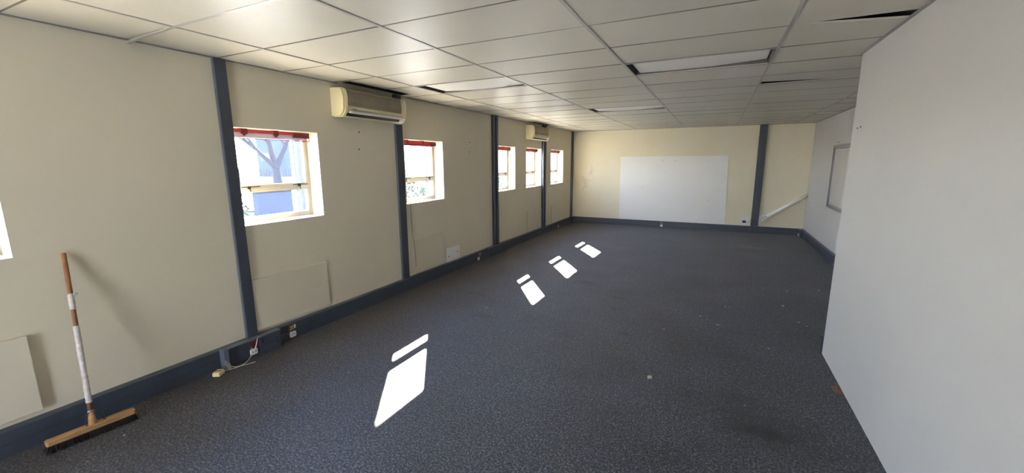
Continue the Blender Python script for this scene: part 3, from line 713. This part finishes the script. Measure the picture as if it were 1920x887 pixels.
# ------------------------------------------------------------------ broom
t = thing('broom', (-3.61, 1.0, 0), 'wooden push broom with taped handle leaning on the left wall', 'broom')
hd = Vector((-3.58 + 3.632, 1.21 - .781, 0)); L = hd.length; hn = hd.normalized(); side = Vector((hn.y, -hn.x, 0))
c0 = Vector((-3.606, 0.9955, 0))
def hp(a, b, z): return tuple(c0 + hn * a + side * b + Vector((0, 0, z)))
prof = [(-L / 2, -.020), (-L / 2 + .012, -.027), (0, -.030), (L / 2 - .012, -.027), (L / 2, -.020), (L / 2, .020), (L / 2 - .012, .027), (0, .030), (-L / 2 + .012, .027), (-L / 2, .020)]
mb = MB().prism(prof, lambda a, b, q: hp(a, b, q), .048, .080)
hblk = mb.build('head_block', M['head_wood'], t, bevel=.006, seg=3)
mb = MB()
rb = random.Random(3)
for i in range(44):
    for j in range(5):
        a = -L / 2 + .010 + i * (L - .02) / 43; b = -.018 + j * .009
        base = Vector(hp(a, b, .050)); sp = .010
        for k in range(3):
            tip = Vector(hp(a + rb.uniform(-sp, sp) + (a / L) * .02, b * 1.5 + rb.uniform(-.008, .008), rb.uniform(.0, .004)))
            mid = (base + tip) / 2 + Vector((rb.uniform(-.002, .002), rb.uniform(-.002, .002), 0))
            mb.tube([base, mid, tip], [.0032, .0030, .0016], 4, cap=False)
mb.build('bristles', M['bristle'], hblk)
hb = Vector((-3.606, .9975, .078)); ht = Vector((-3.842, 1.087, 1.205))
ax = (ht - hb).normalized()
def on(s): return hb + ax * s
HL = (ht - hb).length
hdl = MB().tube([on(.0), on(.5), on(HL - .004), on(HL)], [.0135, .013, .0128, .010], 14).build('handle', M['wood'], t, smooth=True)
# conical wooden socket and wire hook
MB().tube([on(-.012), on(.035), on(.085)], [.022, .020, .014], 14).build('socket_cone', M['head_wood'], t, smooth=True)
fer = MB().tube([on(.080), on(.095)], [.0155, .0155], 14).build('ferrule', M['grey_metal'], t)
p = [on(.088) + Vector((.014, 0, 0)), on(.088) + Vector((.018, .012, .002)), on(.075) + Vector((.006, .03, 0)), on(.02) + Vector((.0, .052, 0)), on(.0) + Vector((0, .062, .002)), on(.03) + Vector((.0, .066, .012)), on(.045) + Vector((.0, .060, .012))]
MB().tube(bez(p, 5), .003, 8).build('wire_hook', M['groove'], fer, smooth=True)
p = [on(.088) + Vector((.014, 0, 0)), on(.080) + Vector((.006, -.02, 0)), on(.03) + Vector((0, -.03, 0)), on(.004) + Vector((0, -.030, 0))]
MB().tube(bez(p, 5), .003, 8).build('wire_hook', M['groove'], fer, smooth=True)
def tape_wrap(s0, s1, seed):
    rr = random.Random(seed); n = max(6, int((s1 - s0) / .008)); P = []; R = []
    for k in range(n + 1):
        P.append(on(s0 + (s1 - s0) * k / n)); R.append(.0152 + rr.uniform(-.0008, .0022))
    R[0] = R[-1] = .0138
    return MB().tube(P, R, 12)
tape_wrap(.145, .665, 1).build('tape_wrap', M['tape'], hdl, smooth=True)
tw = tape_wrap(.775, .882, 2)
tw.hexa([tuple(on(.862) + Vector(v)) for v in ((.010, .010, 0), (.013, .010, 0), (.010, .030, .010), (.013, .030, .010), (.010, .008, .022), (.013, .008, .022), (.010, .034, .018), (.013, .034, .018))])
tw.build('tape_wrap', M['tape'], hdl, smooth=True)

# ------------------------------------------------------------------ litter on the carpet
def pebble(x, y, r, name, mat, label, cat, group=None, flat=1.0, seed=1):
    rr = random.Random(seed); bm = bmesh.new(); bmesh.ops.create_icosphere(bm, subdivisions=2, radius=r)
    for v in bm.verts:
        k = 1 + rr.uniform(-.22, .22); v.co = Vector((v.co.x * k * 1.2, v.co.y * k, v.co.z * k * flat))
    zmin = min(v.co.z for v in bm.verts)
    for v in bm.verts: v.co.z -= zmin
    me = bpy.data.meshes.new(name); bm.to_mesh(me); bm.free(); me.materials.append(mat)
    o = bpy.data.objects.new(name, me); COL.objects.link(o); o.location = (x, y, 0.0)
    return tag(o, label, cat, group)
pebble(-.374, 3.347, .017, 'pebble', M['stone'], 'beige pebble lying alone in the middle of the carpet', 'pebble', seed=4)
o = xf(MB().box(-.02, .02, -.055, .055, 0, .012), Matrix.Rotation(.12, 4, 'Z'), (0.972, 3.80, .0)).build('wood_chip', M['chip'], bevel=.002)
tag(o, 'flat brown wood offcut on the carpet against the partition', 'wood offcut')
CR = [(0.313, 3.254, .006, 'white crumb on the open carpet above the large dark stain'),
      (-0.048, 5.083, .010, 'pale crumb at the left end of the loose cluster in the middle of the carpet'), (0.136, 4.869, .012, 'largest white crumb of the cluster in the middle of the carpet, nearest the camera'), (0.022, 4.988, .008, None), (1.003, 6.637, .010, 'white crumb far back on the carpet, left of the brightest far crumb'), (1.40, 6.851, .012, 'bright white crumb on the carpet nearest the far end of the partition'),
      (0.866, 5.9, .012, None), (0.946, 5.34, .011, 'pale crumb on the carpet close to the partition corner'), (0.22, 5.551, .009, None), (0.265, 5.568, .008, None), (-0.385, 4.489, .009, 'lone pale crumb on the carpet behind the beige pebble'), (0.575, 4.433, .009, 'white crumb on the carpet just left of the near end of the partition corner'),
      (0.709, 6.634, .009, None), (1.011, 5.253, .008, None), (-2.453, 4.259, .008, 'tiny white crumb on the carpet near the window wall'), (-3.415, 1.078, .007, 'tiny pale crumb on the carpet beside the broom head')]
for k, (x, y, r, lb) in enumerate(CR):
    pebble(x, y, r * .85, 'crumb', M['crumb'], lb or 'tiny white crumb among the litter on the dark carpet left of the partition', 'crumb', None if lb else 'crumbs scattered on the carpet by the partition', flat=.45, seed=20 + k)
# screws left in the wall
for y, z, lb in ((3.739, 2.143, 'upper dark screw in the wall right of the big window'), (3.721, 1.943, 'lower dark screw in the wall right of the big window'),
                 (6.213, 2.124, 'upper dark screw in the wall left of the middle post'), (6.206, 1.962, 'lower dark screw in the wall left of the middle post')):
    o = MB().tube([(XW, y, z), (XW + .006, y, z)], .008, 8).build('wall_screw', M['black'])
    tag(o, lb, 'screw')
for y, z, lb in ((4.38, 2.045, 'left dark nail high on the partition'),(4.30, 2.05, 'right dark nail high on the partition')):
    o = MB().tube([(XP, y, z), (XP - .006, y, z)], .005, 8).build('wall_nail', M['black']); tag(o, lb, 'nail')

# ------------------------------------------------------------------ outside
struct('ground', MB().box(-260, XW - TH, -120, 200, -.40, -.30), M['ground'])
struct('ground_driveway', MB().box(-19, -10.5, 3.0, 34, -.30, -.29), M['asphalt'])
PIL = [(5.89, 6.35, 'pale pillar outside the big window'), (10.38, 10.80, 'pale pillar outside the window right of the near air conditioner'), (15.6, 16.1, 'pale pillar outside the window just right of the middle post'),
       (18.66, 19.3, 'pale pillar outside the window below the far air conditioner'), (21.6, 22.4, 'pale pillar outside the farthest window')]
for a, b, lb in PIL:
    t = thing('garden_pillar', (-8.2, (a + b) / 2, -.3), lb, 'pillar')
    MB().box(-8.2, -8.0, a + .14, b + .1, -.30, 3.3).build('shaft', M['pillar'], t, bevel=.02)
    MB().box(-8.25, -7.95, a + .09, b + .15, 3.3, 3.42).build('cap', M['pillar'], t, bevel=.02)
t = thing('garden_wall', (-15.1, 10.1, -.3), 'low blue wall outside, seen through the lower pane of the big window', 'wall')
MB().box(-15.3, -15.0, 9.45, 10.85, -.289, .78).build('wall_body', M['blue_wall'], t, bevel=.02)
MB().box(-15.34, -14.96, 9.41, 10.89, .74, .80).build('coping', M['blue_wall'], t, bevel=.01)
t = thing('warehouse', (-63, 44.4, -.3), 'blue building in the distance behind the bare tree', 'building')
MB().box(-66, -60, 42.3, 43.7, -.3, 5.6).build('wall', M['far_blue'], t)
MB().box(-66.2, -59.8, 42.1, 43.9, 5.6, 5.8).build('roof', M['roof'], t)
MB().box(-60, -59.9, 42.6, 43.4, .3, 2.6).build('shutter_door', M['blue_wall'], t)
MB().box(-65, -62, 42.2, 42.3, 2.2, 3.4).build('window', M['roof'], t)
# bare tree
t = thing('bare_tree', (-20, 13.75, -.3), 'bare forked tree outside the big window', 'tree')
tr = MB(); B0 = Vector((-20, 13.75, -.3))
tr.tube(bez([B0, B0 + Vector((0, .02, .8)), B0 + Vector((0, -.03, 1.5)), B0 + Vector((0, -.02, 1.95))], 4), [.26 - .008 * k for k in range(13)], 10)
rt_ = random.Random(12)
def limb(p, d, ln, r, depth):
    q = p + d * ln * .5 + Vector((rt_.uniform(-.08, .08), rt_.uniform(-.08, .08), rt_.uniform(-.02, .08))) * ln
    e_ = p + d * ln + Vector((0, 0, .12 * ln))
    tr.tube(bez([p, q, e_], 4), [r * (1 - .5 * k / 8) for k in range(9)], 7)
    if depth:
        for k in range(2 + (depth > 1)):
            nd = (d + Vector((rt_.uniform(-.3, .3), rt_.uniform(-.75, .75), rt_.uniform(-.1, .6)))).normalized()
            limb(e_ if k else q.lerp(e_, .6), nd, ln * rt_.uniform(.55, .8), r * .52, depth - 1)
fork = B0 + Vector((0, -.02, 1.85))
for dy, dzz, ln, r in ((-.9, .75, 1.3, .15), (-.25, 1.0, 1.4, .16), (.55, .95, 1.4, .16)):
    limb(fork, Vector((rt_.uniform(-.15, .15), dy, dzz)).normalized(), ln, r, 3)
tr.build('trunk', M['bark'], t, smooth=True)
# palisade fence
t = thing('palisade_fence', (-27, 20, -.3), 'dark palisade fence outside behind the bare tree', 'fence')
for z in (.2, 1.15): MB().box(-27.03, -26.98, 4, 60, z, z + .05).build('rail', M['fence'], t)
pnl = 4.0; y = 4.0
while y < 60:
    mb = MB(); k = 0
    while k * .2 < pnl - .01:
        yy = y + k * .2; mb.box(-27.0, -26.985, yy, yy + .05, -.3, 1.42); k += 1
    mb.build('palings', M['fence'], t)
    MB().box(-27.06, -26.98, y - .04, y + .04, -.3, 1.5).build('fence_post', M['fence'], t)
    y += pnl
# shrubs
def shrub(x, y, r, h, label, seed, n=420):
    rr = random.Random(seed); t = thing('shrub', (x, y, -.288), label, 'shrub')
    mb = MB()
    for _ in range(n):
        th = rr.uniform(0, 6.283); ph = rr.uniform(0, 1) ** .5; zz = rr.uniform(0.14, 1)
        rad = r * ph * math.sin(math.pi * min(.95, .25 + zz * .7))
        c = Vector((x + rad * math.cos(th), y + rad * math.sin(th), -.3 + zz * h)); s = rr.uniform(.05, .10)
        a = Vector((rr.uniform(-1, 1), rr.uniform(-1, 1), rr.uniform(-.5, 1))).normalized(); b = a.orthogonal().normalized()
        mb.quad(c - a * s, c + b * s * .45, c + a * s, c - b * s * .45)
    mb.build('foliage', M['leaf'], t)
    mb = MB()
    for k in range(5):
        mb.tube([(x, y, -.285), (x + rr.uniform(-.5, .5) * r, y + rr.uniform(-.5, .5) * r, -.3 + h * .7)], [.02, .008], 6)
    mb.build('stem', M['bark'], t)
shrub(-12.0, 6.7, .7, 1.25, 'green shrub seen in the lower left of the big window', 1, 700)
shrub(-14.0, 16.6, 1.1, 1.25, 'green shrub outside the window right of the near air conditioner', 2, 700)
shrub(-9.6, 12.6, .8, 1.3, 'green shrub outside between two pale pillars', 3, 500)
shrub(-9.2, 17.4, .8, 1.4, 'green shrub outside farthest along the driveway', 4, 500)

for o in bpy.data.objects:
    if '_o' in o: del o['_o']
